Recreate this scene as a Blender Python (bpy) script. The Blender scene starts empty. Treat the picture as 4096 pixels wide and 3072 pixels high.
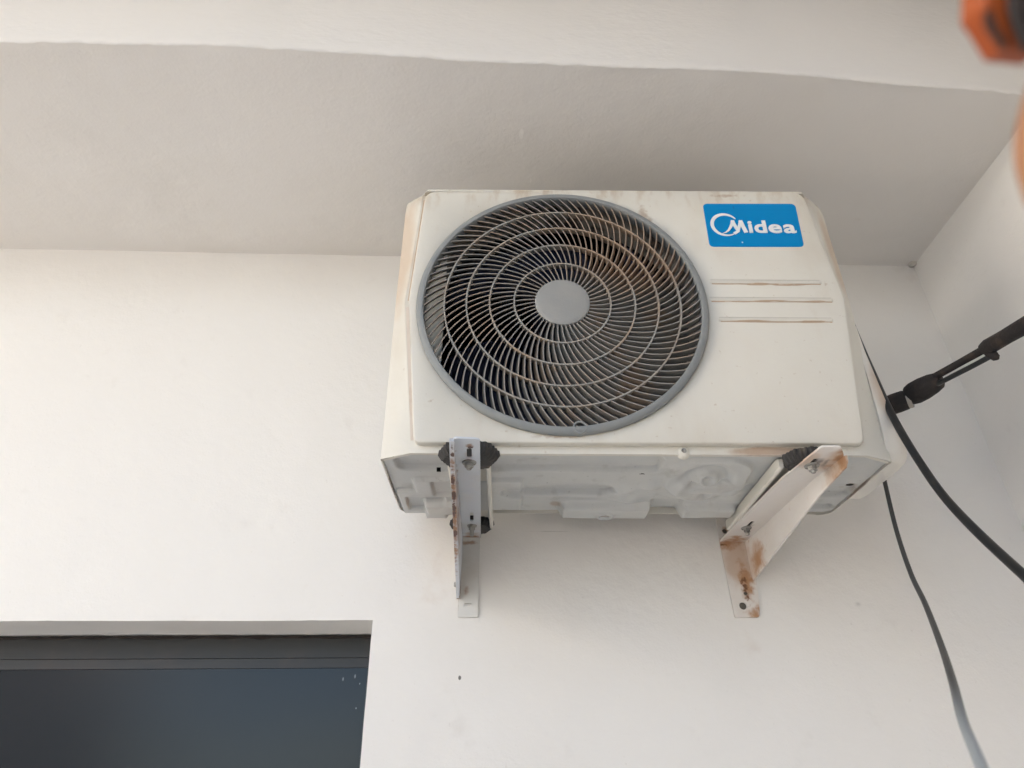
import bpy, bmesh, math, random
from math import pi, sin, cos, radians
from mathutils import Vector, Matrix, noise as mnoise
random.seed(4)
S = bpy.context.scene
COL = S.collection

# ------------------------------------------------------------------ camera
CAMP = Vector((-0.2462, -1.4028, -0.4901))
F = Vector((0.0443, 0.84201, 0.53763)); R = Vector((0.99895, -0.0435, -0.0142)); U = Vector((-0.01144, -0.5377, 0.84306))
cd = bpy.data.cameras.new('camera'); cam = bpy.data.objects.new('camera', cd); COL.objects.link(cam)
cam.matrix_world = Matrix(((R.x, U.x, -F.x, CAMP.x), (R.y, U.y, -F.y, CAMP.y), (R.z, U.z, -F.z, CAMP.z), (0, 0, 0, 1)))
cd.sensor_width = 36; cd.lens = 25.3; cd.clip_start = 0.01; cd.clip_end = 500
cd.dof.use_dof = True; cd.dof.focus_distance = 1.15; cd.dof.aperture_fstop = 8.4
S.camera = cam

# ------------------------------------------------------------------ sky, sun, exposure
SUN_EL, SUN_AZ = radians(45), radians(100)      # azimuth clockwise from +Y: from the right; the corner lies in open shade
w = bpy.data.worlds.new('World'); S.world = w; w.use_nodes = True
wn = w.node_tree; wn.nodes.clear()
wo = wn.nodes.new('ShaderNodeOutputWorld'); wb = wn.nodes.new('ShaderNodeBackground'); ws = wn.nodes.new('ShaderNodeTexSky')
ws.sky_type = 'NISHITA'; ws.sun_disc = False; ws.sun_elevation = SUN_EL; ws.sun_rotation = SUN_AZ
ws.air_density = 1.0; ws.dust_density = 1.0; ws.ozone_density = 1.0
wb.inputs['Strength'].default_value = 0.10
wn.links.new(ws.outputs[0], wb.inputs[0]); wn.links.new(wb.outputs[0], wo.inputs[0])
sd = bpy.data.lights.new('sun', 'SUN'); sd.energy = 5.0; sd.angle = radians(0.53); sd.color = (1, .945, .87)
sun = bpy.data.objects.new('sun', sd); COL.objects.link(sun)
sdir = Vector((sin(SUN_AZ) * cos(SUN_EL), cos(SUN_AZ) * cos(SUN_EL), sin(SUN_EL)))
sd.color = (1, .93, .845)
sun.rotation_euler = sdir.to_track_quat('Z', 'Y').to_euler()
S.view_settings.view_transform = 'Standard'; S.view_settings.look = 'None'
S.view_settings.exposure = 2.78; S.view_settings.gamma = 1; S.view_settings.use_curve_mapping = False
S.render.engine = 'CYCLES'

# ------------------------------------------------------------------ helpers
class MB:
    """collects faces, builds one mesh object"""
    def __init__(s): s.v = []; s.f = []
    def add(s, vs, fs):
        o = len(s.v); s.v += [tuple(p) for p in vs]; s.f += [tuple(i + o for i in f) for f in fs]
    def box(s, a, b):
        x0, y0, z0 = a; x1, y1, z1 = b
        s.add([(x0,y0,z0),(x1,y0,z0),(x1,y1,z0),(x0,y1,z0),(x0,y0,z1),(x1,y0,z1),(x1,y1,z1),(x0,y1,z1)],
              [(0,3,2,1),(4,5,6,7),(0,1,5,4),(1,2,6,5),(2,3,7,6),(3,0,4,7)])
    def lathe(s, prof, c, axis='Y', n=96, closed=False):
        """prof: (radius, offset along axis)"""
        vs = []; m = len(prof)
        for i in range(n):
            t = 2*pi*i/n
            for r, h in prof:
                if axis == 'Y': vs.append((c[0]+r*cos(t), c[1]+h, c[2]+r*sin(t)))
                else: vs.append((c[0]+r*cos(t), c[1]+r*sin(t), c[2]+h))
        fs = []
        for i in range(n):
            j = (i+1) % n
            for k in range(m if closed else m-1):
                l = (k+1) % m
                fs.append((i*m+k, j*m+k, j*m+l, i*m+l))
        s.add(vs, fs)
    def tube(s, pts, rad, n=14, cap=True):
        P = [Vector(p) for p in pts]; m = len(P)
        rr = rad if isinstance(rad, (list, tuple)) else [rad]*m
        up = Vector((0.13, .3, .9)).normalized(); vs = []
        for i in range(m):
            d = (P[min(i+1, m-1)] - P[max(i-1, 0)]).normalized()
            a = d.cross(up).normalized(); up2 = a.cross(d).normalized(); up = up2
            for k in range(n):
                t = 2*pi*k/n; vs.append(P[i] + rr[i]*(a*cos(t)+up2*sin(t)))
        fs = [(i*n+k, i*n+(k+1) % n, (i+1)*n+(k+1) % n, (i+1)*n+k) for i in range(m-1) for k in range(n)]
        if cap: fs += [tuple(range(n-1, -1, -1)), tuple((m-1)*n+k for k in range(n))]
        s.add(vs, fs)
    def build(s, name, mat=None, parent=None, smooth=35, off=None, recalc=True):
        me = bpy.data.meshes.new(name)
        v = s.v if off is None else [(p[0]-off[0], p[1]-off[1], p[2]-off[2]) for p in s.v]
        me.from_pydata(v, [], s.f); me.update()
        if recalc:
            bm = bmesh.new(); bm.from_mesh(me); bmesh.ops.recalc_face_normals(bm, faces=bm.faces); bm.to_mesh(me); bm.free()
        if smooth:
            me.shade_smooth(); me.set_sharp_from_angle(angle=radians(smooth))
        o = bpy.data.objects.new(name, me); COL.objects.link(o)
        if mat: me.materials.append(mat)
        if parent: o.parent = parent
        return o

def smooth_path(pts, n=10):
    P = [Vector(p) for p in pts]; P = [2*P[0]-P[1]] + P + [2*P[-1]-P[-2]]; out = []
    for i in range(1, len(P)-2):
        for k in range(n):
            t = k/n; a, b, c, d = P[i-1:i+3]
            out.append(.5*((2*b)+(c-a)*t+(2*a-5*b+4*c-d)*t*t+(3*b-a-3*c+d)*t**3))
    out.append(P[-2]); return out

def tag(o, label=None, cat=None, group=None, kind=None):
    if label: o['label'] = label
    if cat: o['category'] = cat
    if group: o['group'] = group
    if kind: o['kind'] = kind
    return o
def empty(name, loc, label, cat, group=None):
    o = bpy.data.objects.new(name, None); COL.objects.link(o); o.location = loc; o.empty_display_size = .05
    return tag(o, label, cat, group)

def circ(cx, cy, r, n=24, a0=0): return [(cx+r*cos(a0+2*pi*i/n), cy+r*sin(a0+2*pi*i/n)) for i in range(n)]
def slot(cx, cy, w, h, n=6):
    """rounded slot, w across x, h along y"""
    r = min(w, h)/2*.6; out = []
    for sx, sy, a in ((1,1,0),(-1,1,90),(-1,-1,180),(1,-1,270)):
        for k in range(n+1):
            t = radians(a+90*k/n); out.append((cx+sx*(w/2-r)+r*cos(t), cy+sy*(h/2-r)+r*sin(t)))
    return out
def round_poly(poly, rs, n=5):
    out = []; m = len(poly)
    for i, p in enumerate(poly):
        r = rs[i] if isinstance(rs, (list, tuple)) else rs
        p = Vector(p); a = Vector(poly[i-1]); b = Vector(poly[(i+1) % m])
        if r <= 0: out.append(tuple(p)); continue
        pa = p+(a-p).normalized()*r; pb = p+(b-p).normalized()*r
        for k in range(n+1):
            t = k/n; out.append(tuple((1-t)**2*pa+2*t*(1-t)*p+t*t*pb))
    return out
def plate(mb, outer, holes, fn, nrm, thick, jitter=0):
    """2D outline with holes mapped by fn to 3D and given a thickness along nrm"""
    bm = bmesh.new(); loops = []; edges = []
    for lp in [outer]+list(holes):
        vs = [bm.verts.new((p[0], p[1], 0)) for p in lp]; loops.append(vs)
        for i in range(len(vs)): edges.append(bm.edges.new((vs[i], vs[(i+1) % len(vs)])))
    bmesh.ops.triangle_fill(bm, use_beauty=True, use_dissolve=False, edges=edges)
    bm.verts.index_update(); bm.verts.ensure_lookup_table()
    flat = [(v.co.x, v.co.y) for v in bm.verts]; tris = [tuple(v.index for v in f.verts) for f in bm.faces]
    idx = [[v.index for v in lp] for lp in loops]; bm.free()
    nv = Vector(nrm); N = len(flat)
    A = [Vector(fn(*p)) for p in flat]; B = [a+nv*thick for a in A]
    fs = list(tris)+[tuple(i+N for i in reversed(t)) for t in tris]
    for lp in idx:
        for i in range(len(lp)): a, b = lp[i], lp[(i+1) % len(lp)]; fs.append((a, b, b+N, a+N))
    mb.add(A+B, fs)

# ------------------------------------------------------------------ materials
def sock(nt, v, inp):
    if hasattr(v, 'is_output'): nt.links.new(v, inp)
    else: inp.default_value = v
def mth(nt, op, a, b=0.0, c=None, clamp=False):
    n = nt.nodes.new('ShaderNodeMath'); n.operation = op; n.use_clamp = clamp
    sock(nt, a, n.inputs[0]); sock(nt, b, n.inputs[1])
    if c is not None: sock(nt, c, n.inputs[2])
    return n.outputs[0]
def ramp(nt, v, lo, hi):
    n = nt.nodes.new('ShaderNodeMapRange'); n.interpolation_type = 'SMOOTHSTEP'; sock(nt, v, n.inputs[0])
    n.inputs[1].default_value = lo; n.inputs[2].default_value = hi; n.inputs[3].default_value = 0; n.inputs[4].default_value = 1
    return n.outputs[0]
def noise(nt, co, scale, detail=3, stretch=None, rough=.55):
    if stretch:
        m = nt.nodes.new('ShaderNodeVectorMath'); m.operation = 'MULTIPLY'; nt.links.new(co, m.inputs[0]); m.inputs[1].default_value = stretch; co = m.outputs[0]
    n = nt.nodes.new('ShaderNodeTexNoise'); nt.links.new(co, n.inputs['Vector'])
    n.inputs['Scale'].default_value = scale; n.inputs['Detail'].default_value = detail; n.inputs['Roughness'].default_value = rough
    return n.outputs['Fac']
def spots(nt, co, pts):
    """soft union of ellipsoids: (x, y, z, rx[, ry, rz]) -> 0..1"""
    out = None
    for p in pts:
        x, y, z, r = p[:4]; rr = (r, r, r) if len(p) == 4 else p[3:6]
        s_ = nt.nodes.new('ShaderNodeVectorMath'); s_.operation = 'SUBTRACT'; nt.links.new(co, s_.inputs[0]); s_.inputs[1].default_value = (x, y, z)
        d_ = nt.nodes.new('ShaderNodeVectorMath'); d_.operation = 'DIVIDE'; nt.links.new(s_.outputs[0], d_.inputs[0]); d_.inputs[1].default_value = rr
        l_ = nt.nodes.new('ShaderNodeVectorMath'); l_.operation = 'LENGTH'; nt.links.new(d_.outputs[0], l_.inputs[0])
        v = mth(nt, 'SUBTRACT', 1.0, l_.outputs['Value'], clamp=True)
        out = v if out is None else mth(nt, 'MAXIMUM', out, v)
    return out
def mat(name, col, rough=.6, layers=(), bumps=(), spec=.5, metal=0, coat=0, space='pos'):
    """layers: dict(col, ns noise scale, lo, hi, [amt], [st stretch], [pts], [k], [axis (i, a, b)])
       bumps: (scale, distance, detail[, stretch])"""
    m = bpy.data.materials.new(name); m.use_nodes = True; nt = m.node_tree; b = nt.nodes['Principled BSDF']
    if space == 'pos': co = nt.nodes.new('ShaderNodeNewGeometry').outputs['Position']
    else: co = nt.nodes.new('ShaderNodeTexCoord').outputs['Object']
    b.inputs['Roughness'].default_value = rough; b.inputs['Specular IOR Level'].default_value = spec; b.inputs['Metallic'].default_value = metal
    b.inputs['Coat Weight'].default_value = coat
    cur = None
    for L in layers:
        f = noise(nt, co, L['ns'], L.get('det', 4), L.get('st'))
        if 'pts' in L:
            s_ = spots(nt, co, L['pts']); f = mth(nt, 'ADD', mth(nt, 'MULTIPLY', s_, L.get('k', 1.0)), mth(nt, 'MULTIPLY', f, L.get('nk', .6)))
        f = ramp(nt, f, L['lo'], L['hi'])
        if 'axis' in L:
            sx = nt.nodes.new('ShaderNodeSeparateXYZ'); nt.links.new(co, sx.inputs[0]); i, a, c = L['axis']
            f = mth(nt, 'MULTIPLY', f, ramp(nt, sx.outputs[i], a, c))
        f = mth(nt, 'MULTIPLY', f, L.get('amt', 1.0))
        mx = nt.nodes.new('ShaderNodeMix'); mx.data_type = 'RGBA'; nt.links.new(f, mx.inputs[0])
        if cur is None: mx.inputs[6].default_value = (*col, 1)
        else: nt.links.new(cur, mx.inputs[6])
        mx.inputs[7].default_value = (*L['col'], 1); cur = mx.outputs[2]
    if cur is None: b.inputs['Base Color'].default_value = (*col, 1)
    else: nt.links.new(cur, b.inputs['Base Color'])
    prev = None
    for B in bumps:
        h = noise(nt, co, B[0], B[2], B[3] if len(B) > 3 else None)
        bn = nt.nodes.new('ShaderNodeBump'); bn.inputs['Distance'].default_value = B[1]; bn.inputs['Strength'].default_value = 1
        nt.links.new(h, bn.inputs['Height'])
        if prev: nt.links.new(prev, bn.inputs['Normal'])
        prev = bn.outputs[0]
    if prev: nt.links.new(prev, b.inputs['Normal'])
    return m

WALLC = (.80, .773, .728)
m_wall = mat('wall_paint', WALLC, .75, [
    dict(col=(.72, .68, .63), ns=1.6, lo=.45, hi=.75, amt=.5),
    dict(col=(.66, .62, .57), ns=14, lo=.62, hi=.80, amt=.35),
    dict(col=(.60, .56, .50), ns=130, lo=.68, hi=.78, amt=.35),
    dict(col=(.60, .50, .42), ns=22, det=6, lo=.75, hi=1.15, nk=1.0, k=.5, amt=.45, pts=[(-.31, -.105, -.10, .07, .03, .12), (.235, -.105, -.19, .05, .03, .06)]),
    dict(col=(.16, .15, .13), ns=60, lo=.86, hi=1.0, pts=[(-.275, -.105, -.2535, .0065, .02, .010)], nk=.5, k=1.0),
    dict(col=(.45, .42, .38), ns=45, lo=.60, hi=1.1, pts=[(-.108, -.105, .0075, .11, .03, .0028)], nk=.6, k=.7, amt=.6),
    dict(col=(.42, .40, .37), ns=40, lo=.70, hi=1.05, pts=[(.595, -.105, .31, .022, .03, .016), (.63, -.105, .31, .02, .03, .014), (.45, -.105, -.13, .02, .03, .015)], nk=.5, k=.7, amt=.5),
], [(8, .004, 2), (55, .0008, 4), (260, .0003, 3)])
m_soffit = mat('soffit_paint', (.76, .73, .69), .8, [
    dict(col=(.69, .65, .59), ns=1.8, lo=.4, hi=.75, amt=.6),
    dict(col=(.58, .54, .48), ns=22, lo=.70, hi=.80, amt=.4),
    dict(col=(.86, .83, .79), ns=30, lo=.8, hi=.95, pts=[(-.17, -.47, .694, .012, .035, .02), (-.144, -.35, .694, .005, .022, .02)], nk=.5, amt=.8),
], [(7, .006, 2), (40, .0008, 3, (.6, 1, 1)), (160, .0005, 3)])
m_fascia = mat('fascia_paint', (.73, .705, .67), .78, [
    dict(col=(.70, .67, .62), ns=2.2, lo=.45, hi=.8, amt=.5)], [(5, .004, 2), (22, .0012, 6, (.9, 1, 1.8)), (90, .0007, 5, (.7, 1, 1.4))])

CREAM = (.66, .63, .555)
def unit_layers(extra=()):
    return [dict(col=(.62, .56, .47), ns=5, lo=.45, hi=.8, amt=.45),
            dict(col=(.40, .30, .20), ns=95, lo=.66, hi=.76, amt=.5),
            dict(col=(.55, .48, .38), ns=9, lo=.48, hi=.70, amt=.38, st=(1, 1, .5)),
            dict(col=(.45, .34, .23), ns=42, lo=.47, hi=.66, amt=.7, axis=(2, .44, .53), st=(1, 1, .4))]+list(extra)
def pj(x, y, z):     # unit frame -> world
    return tuple(UM @ Vector((x, y, z)))
UM3 = Matrix(((.9991688, .0379422, .0149008), (-.0370816, .9978353, -.0543105), (-.0169292, .0537129, .9984129)))
C0 = Vector((0, -.3, .27))
UM = Matrix.Translation(C0) @ UM3.to_4x4() @ Matrix.Translation(-C0)
ORG = Vector((0, -.345, 0))
rust_under_ribs = [pj(.225, -.487, .3055)+(.035, .01, .0035), pj(.275, -.487, .3045)+(.05, .01, .003), pj(.31, -.487, .2700)+(.035, .01, .003),
                   pj(.24, -.487, .2705)+(.05, .01, .003), pj(.20, -.487, .2305)+(.055, .01, .0035), pj(.30, -.487, .2300)+(.04, .01, .0035)]
m_panel = mat('cream_panel_metal', CREAM, .42, unit_layers([
    dict(col=(.42, .27, .15), ns=60, lo=.62, hi=.95, pts=rust_under_ribs, nk=.6, k=1.1, amt=.75),
    dict(col=(.36, .24, .15), ns=90, lo=.70, hi=1.0, pts=[pj(-.11, -.487, .024)+(.11, .02, .010), pj(-.22, -.487, .07)+(.03, .02, .03), pj(.045, -.487, .45)+(.03, .02, .07), pj(.20, -.487, .505)+(.08, .02, .010)], nk=.75, k=.65, amt=.6),
    dict(col=(.60, .52, .42), ns=18, lo=.60, hi=.85, st=(1.6, 1, .5), amt=.4),
    dict(col=(.30, .28, .24), ns=140, lo=.80, hi=1.0, pts=[pj(.056, -.487, .43)+(.009, .02, .06), pj(.03, -.487, .45)+(.009, .02, .05)], nk=.75, k=.5, amt=.55),
]), [(30, .0008, 2), (300, .0002, 3)], spec=.4)
m_cab = mat('cream_cabinet_metal', CREAM, .45, unit_layers([
    dict(col=(.52, .36, .23), ns=26, lo=.60, hi=.98, st=(1, 1, .6), nk=.6, k=.95, amt=.55,
         pts=[pj(-.375, -.45, .40)+(.06, .06, .26), pj(.378, -.46, .40)+(.03, .05, .19)]),
    dict(col=(.36, .22, .13), ns=40, lo=.62, hi=.95, nk=.5, k=1.1, amt=.7, pts=[pj(.19, -.48, .006)+(.10, .03, .014)]),
    dict(col=(.25, .17, .11), ns=70, lo=.66, hi=.9, nk=.6, k=.9, amt=.7, pts=[pj(-.385, -.34, 0)+(.012, .12, .008), pj(.385, -.34, 0)+(.012, .12, .008)]),
]), [(40, .0006, 2)], spec=.4)
m_crease = mat('dirt_shade_crease', (.62, .54, .46), .7, [dict(col=(.50, .36, .25), ns=60, lo=.5, hi=.75, st=(1, 1, .3), amt=.7)])
m_greyline = mat('grey_edge_shade', (.47, .44, .385), .7)
m_crease2 = mat('brown_crease', (.47, .345, .24), .7, [dict(col=(.62, .52, .42), ns=50, lo=.5, hi=.7, st=(1, 1, .3))])
m_cover = mat('side_cover_plastic', (.70, .665, .60), .55, [
    dict(col=(.47, .36, .26), ns=22, lo=.45, hi=.85, nk=.55, k=.75, amt=.75, pts=[pj(.41, -.46, .12)+(.05, .06, .11)]),
    dict(col=(.40, .30, .21), ns=110, lo=.66, hi=.8, amt=.35)], [(60, .0006, 2)])
m_pan = mat('galvanised_pan', (.50, .505, .485), .32, [
    dict(col=(.56, .55, .51), ns=9, lo=.4, hi=.75, amt=.7),
    dict(col=(.33, .24, .16), ns=60, lo=.62, hi=.95, nk=.55, k=.95, amt=.75, pts=[pj(.366, -.33, 0)+(.03, .05, .02), pj(-.366, -.27, 0)+(.005, .05, .02), pj(-.11, -.255, 0)+(.02, .03, .02), pj(-.2, -.215, 0)+(.1, .012, .02), pj(.235, -.255, 0)+(.05, .07, .02), pj(.27, -.45, 0)+(.06, .03, .02), pj(-.022, -.2205, 0)+(.02, .012, .02)]),
    dict(col=(.30, .29, .26), ns=30, det=6, lo=.56, hi=.74, amt=.45),
    dict(col=(.12, .12, .10), ns=130, lo=.66, hi=.76, amt=.55)], [(20, .0015, 2), (90, .0003, 2)], spec=.6)
def dusty(name, col, dust, d_amt, rough=.55, extra=(), bumps=((200, .0003, 2),)):
    return mat(name, col, rough, [dict(col=dust, ns=28, lo=.38, hi=.66, amt=d_amt)]+list(extra), bumps)
m_rim = mat('grey_grille_plastic', (.235, .245, .24), .55, [dict(col=(.33, .315, .285), ns=18, lo=.5, hi=.8, amt=.35),
    dict(col=(.22, .14, .09), ns=80, lo=.76, hi=.86, amt=.5)], [(220, .0002, 2)])
m_vane = mat('grey_vane_rust_dust', (.255, .245, .225), .6, [
    dict(col=(.34, .25, .175), ns=11, lo=.42, hi=.66, amt=.65),
    dict(col=(.33, .19, .105), ns=90, lo=.50, hi=.72, amt=.55),
    dict(col=(.30, .22, .155), ns=70, lo=.3, hi=.62, nk=.5, k=.8, amt=.85, pts=[pj(.02, -.49, .40)+(.17, .1, .15)])], [(400, .0003, 2)])
m_vane_side = mat('shaded_vane_side', (.135, .130, .118), .6, [  # base darkened to paint in shade between vanes; brown dust on top
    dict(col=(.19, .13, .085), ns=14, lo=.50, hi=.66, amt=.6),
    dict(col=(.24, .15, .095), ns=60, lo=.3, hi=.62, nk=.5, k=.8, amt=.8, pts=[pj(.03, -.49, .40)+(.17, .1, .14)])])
m_ring = mat('grey_ring_plastic', (.28, .27, .245), .6, [
    dict(col=(.36, .235, .14), ns=16, lo=.42, hi=.66, amt=.6),
    dict(col=(.32, .225, .155), ns=60, lo=.3, hi=.62, nk=.5, k=.8, amt=.85, pts=[pj(.03, -.49, .40)+(.17, .1, .15)])], [(300, .0003, 2)])
m_recess = mat('shaded_recess', (.075, .078, .075), .6)
m_hub = mat('grey_hub_plastic', (.275, .275, .262), .55, [dict(col=(.35, .33, .30), ns=20, lo=.4, hi=.8, amt=.5),
    dict(col=(.16, .10, .08), ns=200, lo=.72, hi=.80, amt=.6),
    dict(col=(.16, .08, .07), ns=150, lo=.74, hi=.85, nk=.6, k=.6, pts=[pj(-.106, -.49, .299)+(.006, .02, .004)])], [(250, .0002, 2)])
m_shroud = mat('dusty_fan_shroud', (.40, .36, .30), .85, [
    dict(col=(.055, .048, .042), ns=24, lo=.50, hi=.62, st=(1, .5, 1), amt=.95), dict(col=(.30, .20, .13), ns=50, lo=.5, hi=.7, amt=.6)])
m_dark = mat('dark_inside', (.018, .017, .016), .9)
m_blade = mat('navy_fan_plastic', (.012, .016, .042), .45, [dict(col=(.055, .042, .035), ns=20, lo=.5, hi=.75, amt=.5)])
m_coil = mat('coil_fins', (.10, .095, .085), .6, metal=.3)
m_blue = mat('blue_badge', (.0, .225, .53), .5, [dict(col=(.02, .12, .30), ns=60, lo=.72, hi=.98, nk=.5, k=.8, amt=.6, pts=[pj(.207, -.488, .476)+(.006, .02, .016)]),
    dict(col=(.55, .68, .78), ns=90, lo=.74, hi=.9, nk=.4, k=.9, pts=[pj(.2106, -.488, .3956)+(.004, .02, .005)])], spec=.12)
m_white = mat('white_letters', (.80, .80, .785), .5)
RL = [(-.27, -.108, -.09), (-.262, -.11, -.012), (-.275, -.53, -.03), (-.278, -.3, -.03)]
RUSTC = (.30, .16, .085)
m_brL = mat('rusty_white_bracket', (.585, .61, .645), .5, [
    dict(col=(.62, .58, .53), ns=14, lo=.45, hi=.7, amt=.5),
    dict(col=(.42, .30, .22), ns=50, det=6, lo=.72, hi=1.2, nk=1.0, k=.7, amt=.8, pts=[(-.258, -.125, -.007, .03, .03, .01), (-.260, -.49, -.027, .014, .03, .01), (-.276, -.11, -.095, .014, .02, .06), (-.26, -.11, -.004, .03, .04, .02)]),
    dict(col=RUSTC, ns=85, lo=.55, hi=.85, nk=.8, k=.65, pts=[(-.258, -.113, -.006, .026, .016, .008), (-.283, -.3, -.05, .009, .35, .08), (-.2813, -.108, -.12, .004, .01, .06), (-.26, -.52, -.028, .010, .012, .008), (-.276, -.12, -.11, .008, .02, .03)]),
    dict(col=(.10, .05, .035), ns=48, lo=.64, hi=.70, nk=.85, k=.45, pts=[(-.283, -.33, -.045, .007, .3, .06), (-.26, -.515, -.028, .008, .01, .008)])],
    [(60, .0008, 3)], spec=.5)
m_legL = mat('cream_bracket_leg', (.66, .645, .605), .5, [
    dict(col=(.55, .50, .44), ns=16, lo=.45, hi=.7, amt=.5),
    dict(col=(.36, .22, .14), ns=75, det=7, lo=.80, hi=1.25, nk=1.15, k=.62, amt=.85, pts=[(-.262, -.108, -.016, .03, .02, .010), (-.2815, -.108, -.12, .004, .01, .07), (-.268, -.108, -.108, .010, .02, .022)])],
    [(60, .0006, 3)], spec=.4)
m_brR = mat('rusty_cream_bracket', (.72, .675, .625), .5, [
    dict(col=(.66, .60, .53), ns=14, lo=.45, hi=.7, amt=.5),
    dict(col=(.55, .40, .29), ns=35, lo=.55, hi=.95, nk=.7, k=.85, amt=.75, pts=[(.24, -.108, -.05, .05, .05, .09), (.262, -.15, -.06, .03, .07, .05), (.262, -.5, -.045, .04, .08, .04), (.222, -.5, -.03, .03, .05, .02)]),
    dict(col=(.43, .235, .12), ns=60, det=7, lo=.70, hi=1.20, nk=1.15, k=.72, pts=[(.262, -.155, -.062, .014, .05, .040), (.262, -.52, -.045, .016, .07, .04), (.249, -.108, -.09, .020, .014, .065), (.228, -.108, -.018, .04, .022, .020), (.256, -.108, -.148, .022, .014, .03), (.238, -.13, -.018, .03, .035, .01), (.226, -.108, .008, .012, .01, .012)]),
    dict(col=(.17, .155, .14), ns=60, det=5, lo=.82, hi=1.2, nk=1.0, k=.7, amt=.85, pts=[(.2355, -.492, -.035, .020, .035, .012), (.234, -.20, -.018, .022, .035, .012), (.252, -.49, -.035, .010, .03, .012)]),
    dict(col=(.16, .07, .03), ns=120, det=6, lo=.82, hi=1.1, nk=1.1, k=.55, pts=[(.244, -.108, -.10, .014, .012, .05), (.2137, -.108, -.02, .02, .01, .006), (.262, -.54, -.045, .01, .02, .02)])],
    [(60, .0008, 3)], spec=.5)
m_hole_shade = mat('painted_hole_shade', (.13, .115, .095), .9)
m_bolt = mat('zinc_bolt', (.36, .35, .32), .45, [dict(col=(.12, .09, .07), ns=90, lo=.5, hi=.65, amt=.8)], metal=.5)
m_rubber = mat('black_rubber', (.030, .027, .024), .7, [dict(col=(.17, .13, .09), ns=40, lo=.5, hi=.75, amt=.55)], [(200, .0005, 2)])
m_cable = mat('black_cable', (.009, .010, .011), .42, [dict(col=(.05, .05, .048), ns=30, lo=.55, hi=.75, amt=.35)], spec=.4)
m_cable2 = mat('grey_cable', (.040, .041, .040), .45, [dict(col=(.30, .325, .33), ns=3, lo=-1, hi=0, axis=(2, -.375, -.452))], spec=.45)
m_sleeve = mat('pale_sleeve', (.40, .43, .44), .5)
m_foam = mat('black_foam', (.013, .010, .009), .85, [dict(col=(.055, .035, .024), ns=30, lo=.48, hi=.7, amt=.7)], [(120, .002, 3)])
m_tape = mat('grey_tape_edge', (.34, .31, .27), .7)
m_alu = mat('dark_window_frame', (.022, .022, .022), .45, [dict(col=(.045, .032, .026), ns=12, lo=.5, hi=.7, amt=.5)], spec=.5)
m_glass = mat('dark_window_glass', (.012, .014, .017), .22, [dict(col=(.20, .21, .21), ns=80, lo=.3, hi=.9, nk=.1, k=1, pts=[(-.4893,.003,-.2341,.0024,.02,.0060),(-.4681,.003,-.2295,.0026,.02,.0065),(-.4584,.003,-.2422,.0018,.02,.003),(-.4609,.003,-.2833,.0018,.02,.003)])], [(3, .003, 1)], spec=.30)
m_mortar = mat('ragged_mortar', (.030, .022, .017), .9, [dict(col=(.20, .17, .14), ns=22, lo=.62, hi=.72)], [(60, .003, 3)])
m_orange = mat('orange_plastic', (.37, .070, .005), .5, [dict(col=(.28, .05, .004), ns=60, lo=.4, hi=.7)])
m_black = mat('dark_brown_plastic', (.022, .013, .010), .5)
m_peach = mat('peach_strap', (.36, .16, .07), .6)
m_ground = mat('ground_concrete', (.54, .505, .455), .9, [dict(col=(.42, .40, .37), ns=2, lo=.4, hi=.7)])

# ------------------------------------------------------------------ the house: wall with window hole, side wall, overhang
WY = -.105; CZ = .695; RX = .82
g = MB(); g.add([(-60,-60,-2.05),(60,-60,-2.05),(60,60,-2.05),(-60,60,-2.05)], [(0,1,2,3)]); tag(g.build('ground', m_ground), kind='structure')
house = empty('house', (0, WY, -2.6), 'white painted house corner with rear wall, overhang, side wall and dark window', 'building')
HO = (0, WY, -2.6)
WX, WZ = -.4295, -.157
def wav(x, k=1.0, s=0.0): return k*(mnoise.noise(Vector((x*5+s, 1.3, s)))*.004+mnoise.noise(Vector((x*33+s, 4.1, s)))*.0016+mnoise.noise(Vector((x*120+s, 2.1, s)))*.0007)
g = MB()
n = 120; x0 = -3.0
xs_ = [x0+(WX-x0)*i/n for i in range(n+1)]
# left of the window's right jamb, above the lintel (slightly wavy lintel edge), then the full-height strip to the corner
for i in range(n):
    a, b = xs_[i], xs_[i+1]; za, zb = WZ+wav(a, .5), WZ+wav(b, .5)
    g.add([(a,WY,za),(b,WY,zb),(b,WY,CZ+.02),(a,WY,CZ+.02)], [(0,1,2,3)])
    g.add([(a,WY,za),(b,WY,zb),(b,WY+.16,WZ-.002),(a,WY+.16,WZ-.002)], [(0,1,2,3)])
zs_ = [-2.6+(WZ+wav(WX, .5)+2.6)*i/60 for i in range(61)]
WZ0 = WZ+wav(WX, .5)
g.add([(WX,WY,WZ0),(RX+.02,WY,WZ0),(RX+.02,WY,CZ+.02),(WX,WY,CZ+.02)], [(0,1,2,3)])
for i in range(60):
    a, b = zs_[i], zs_[i+1]; xa, xb = WX+wav(a, .4, 3), WX+wav(b, .4, 3)
    if i == 59: xb = WX
    g.add([(xa,WY,a),(RX+.02,WY,a),(RX+.02,WY,b),(xb,WY,b)], [(0,1,2,3)])
    g.add([(xa,WY,a),(xb,WY,b),(WX,WY+.16,b),(WX,WY+.16,a)], [(0,1,2,3)])
g.add([(x0,WY,-2.6),(-2.2,WY,-2.6),(-2.2,WY,WZ+.0),(x0,WY,WZ+.0)], [(0,1,2,3)])
g.build('rear_wall', m_wall, house, off=HO, smooth=20)
# side wall
g = MB(); g.box((RX, -4.2, -2.6), (RX+.2, WY+.2, 2.75)); g.build('side_wall', m_wall, house, off=HO, smooth=0)
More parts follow.
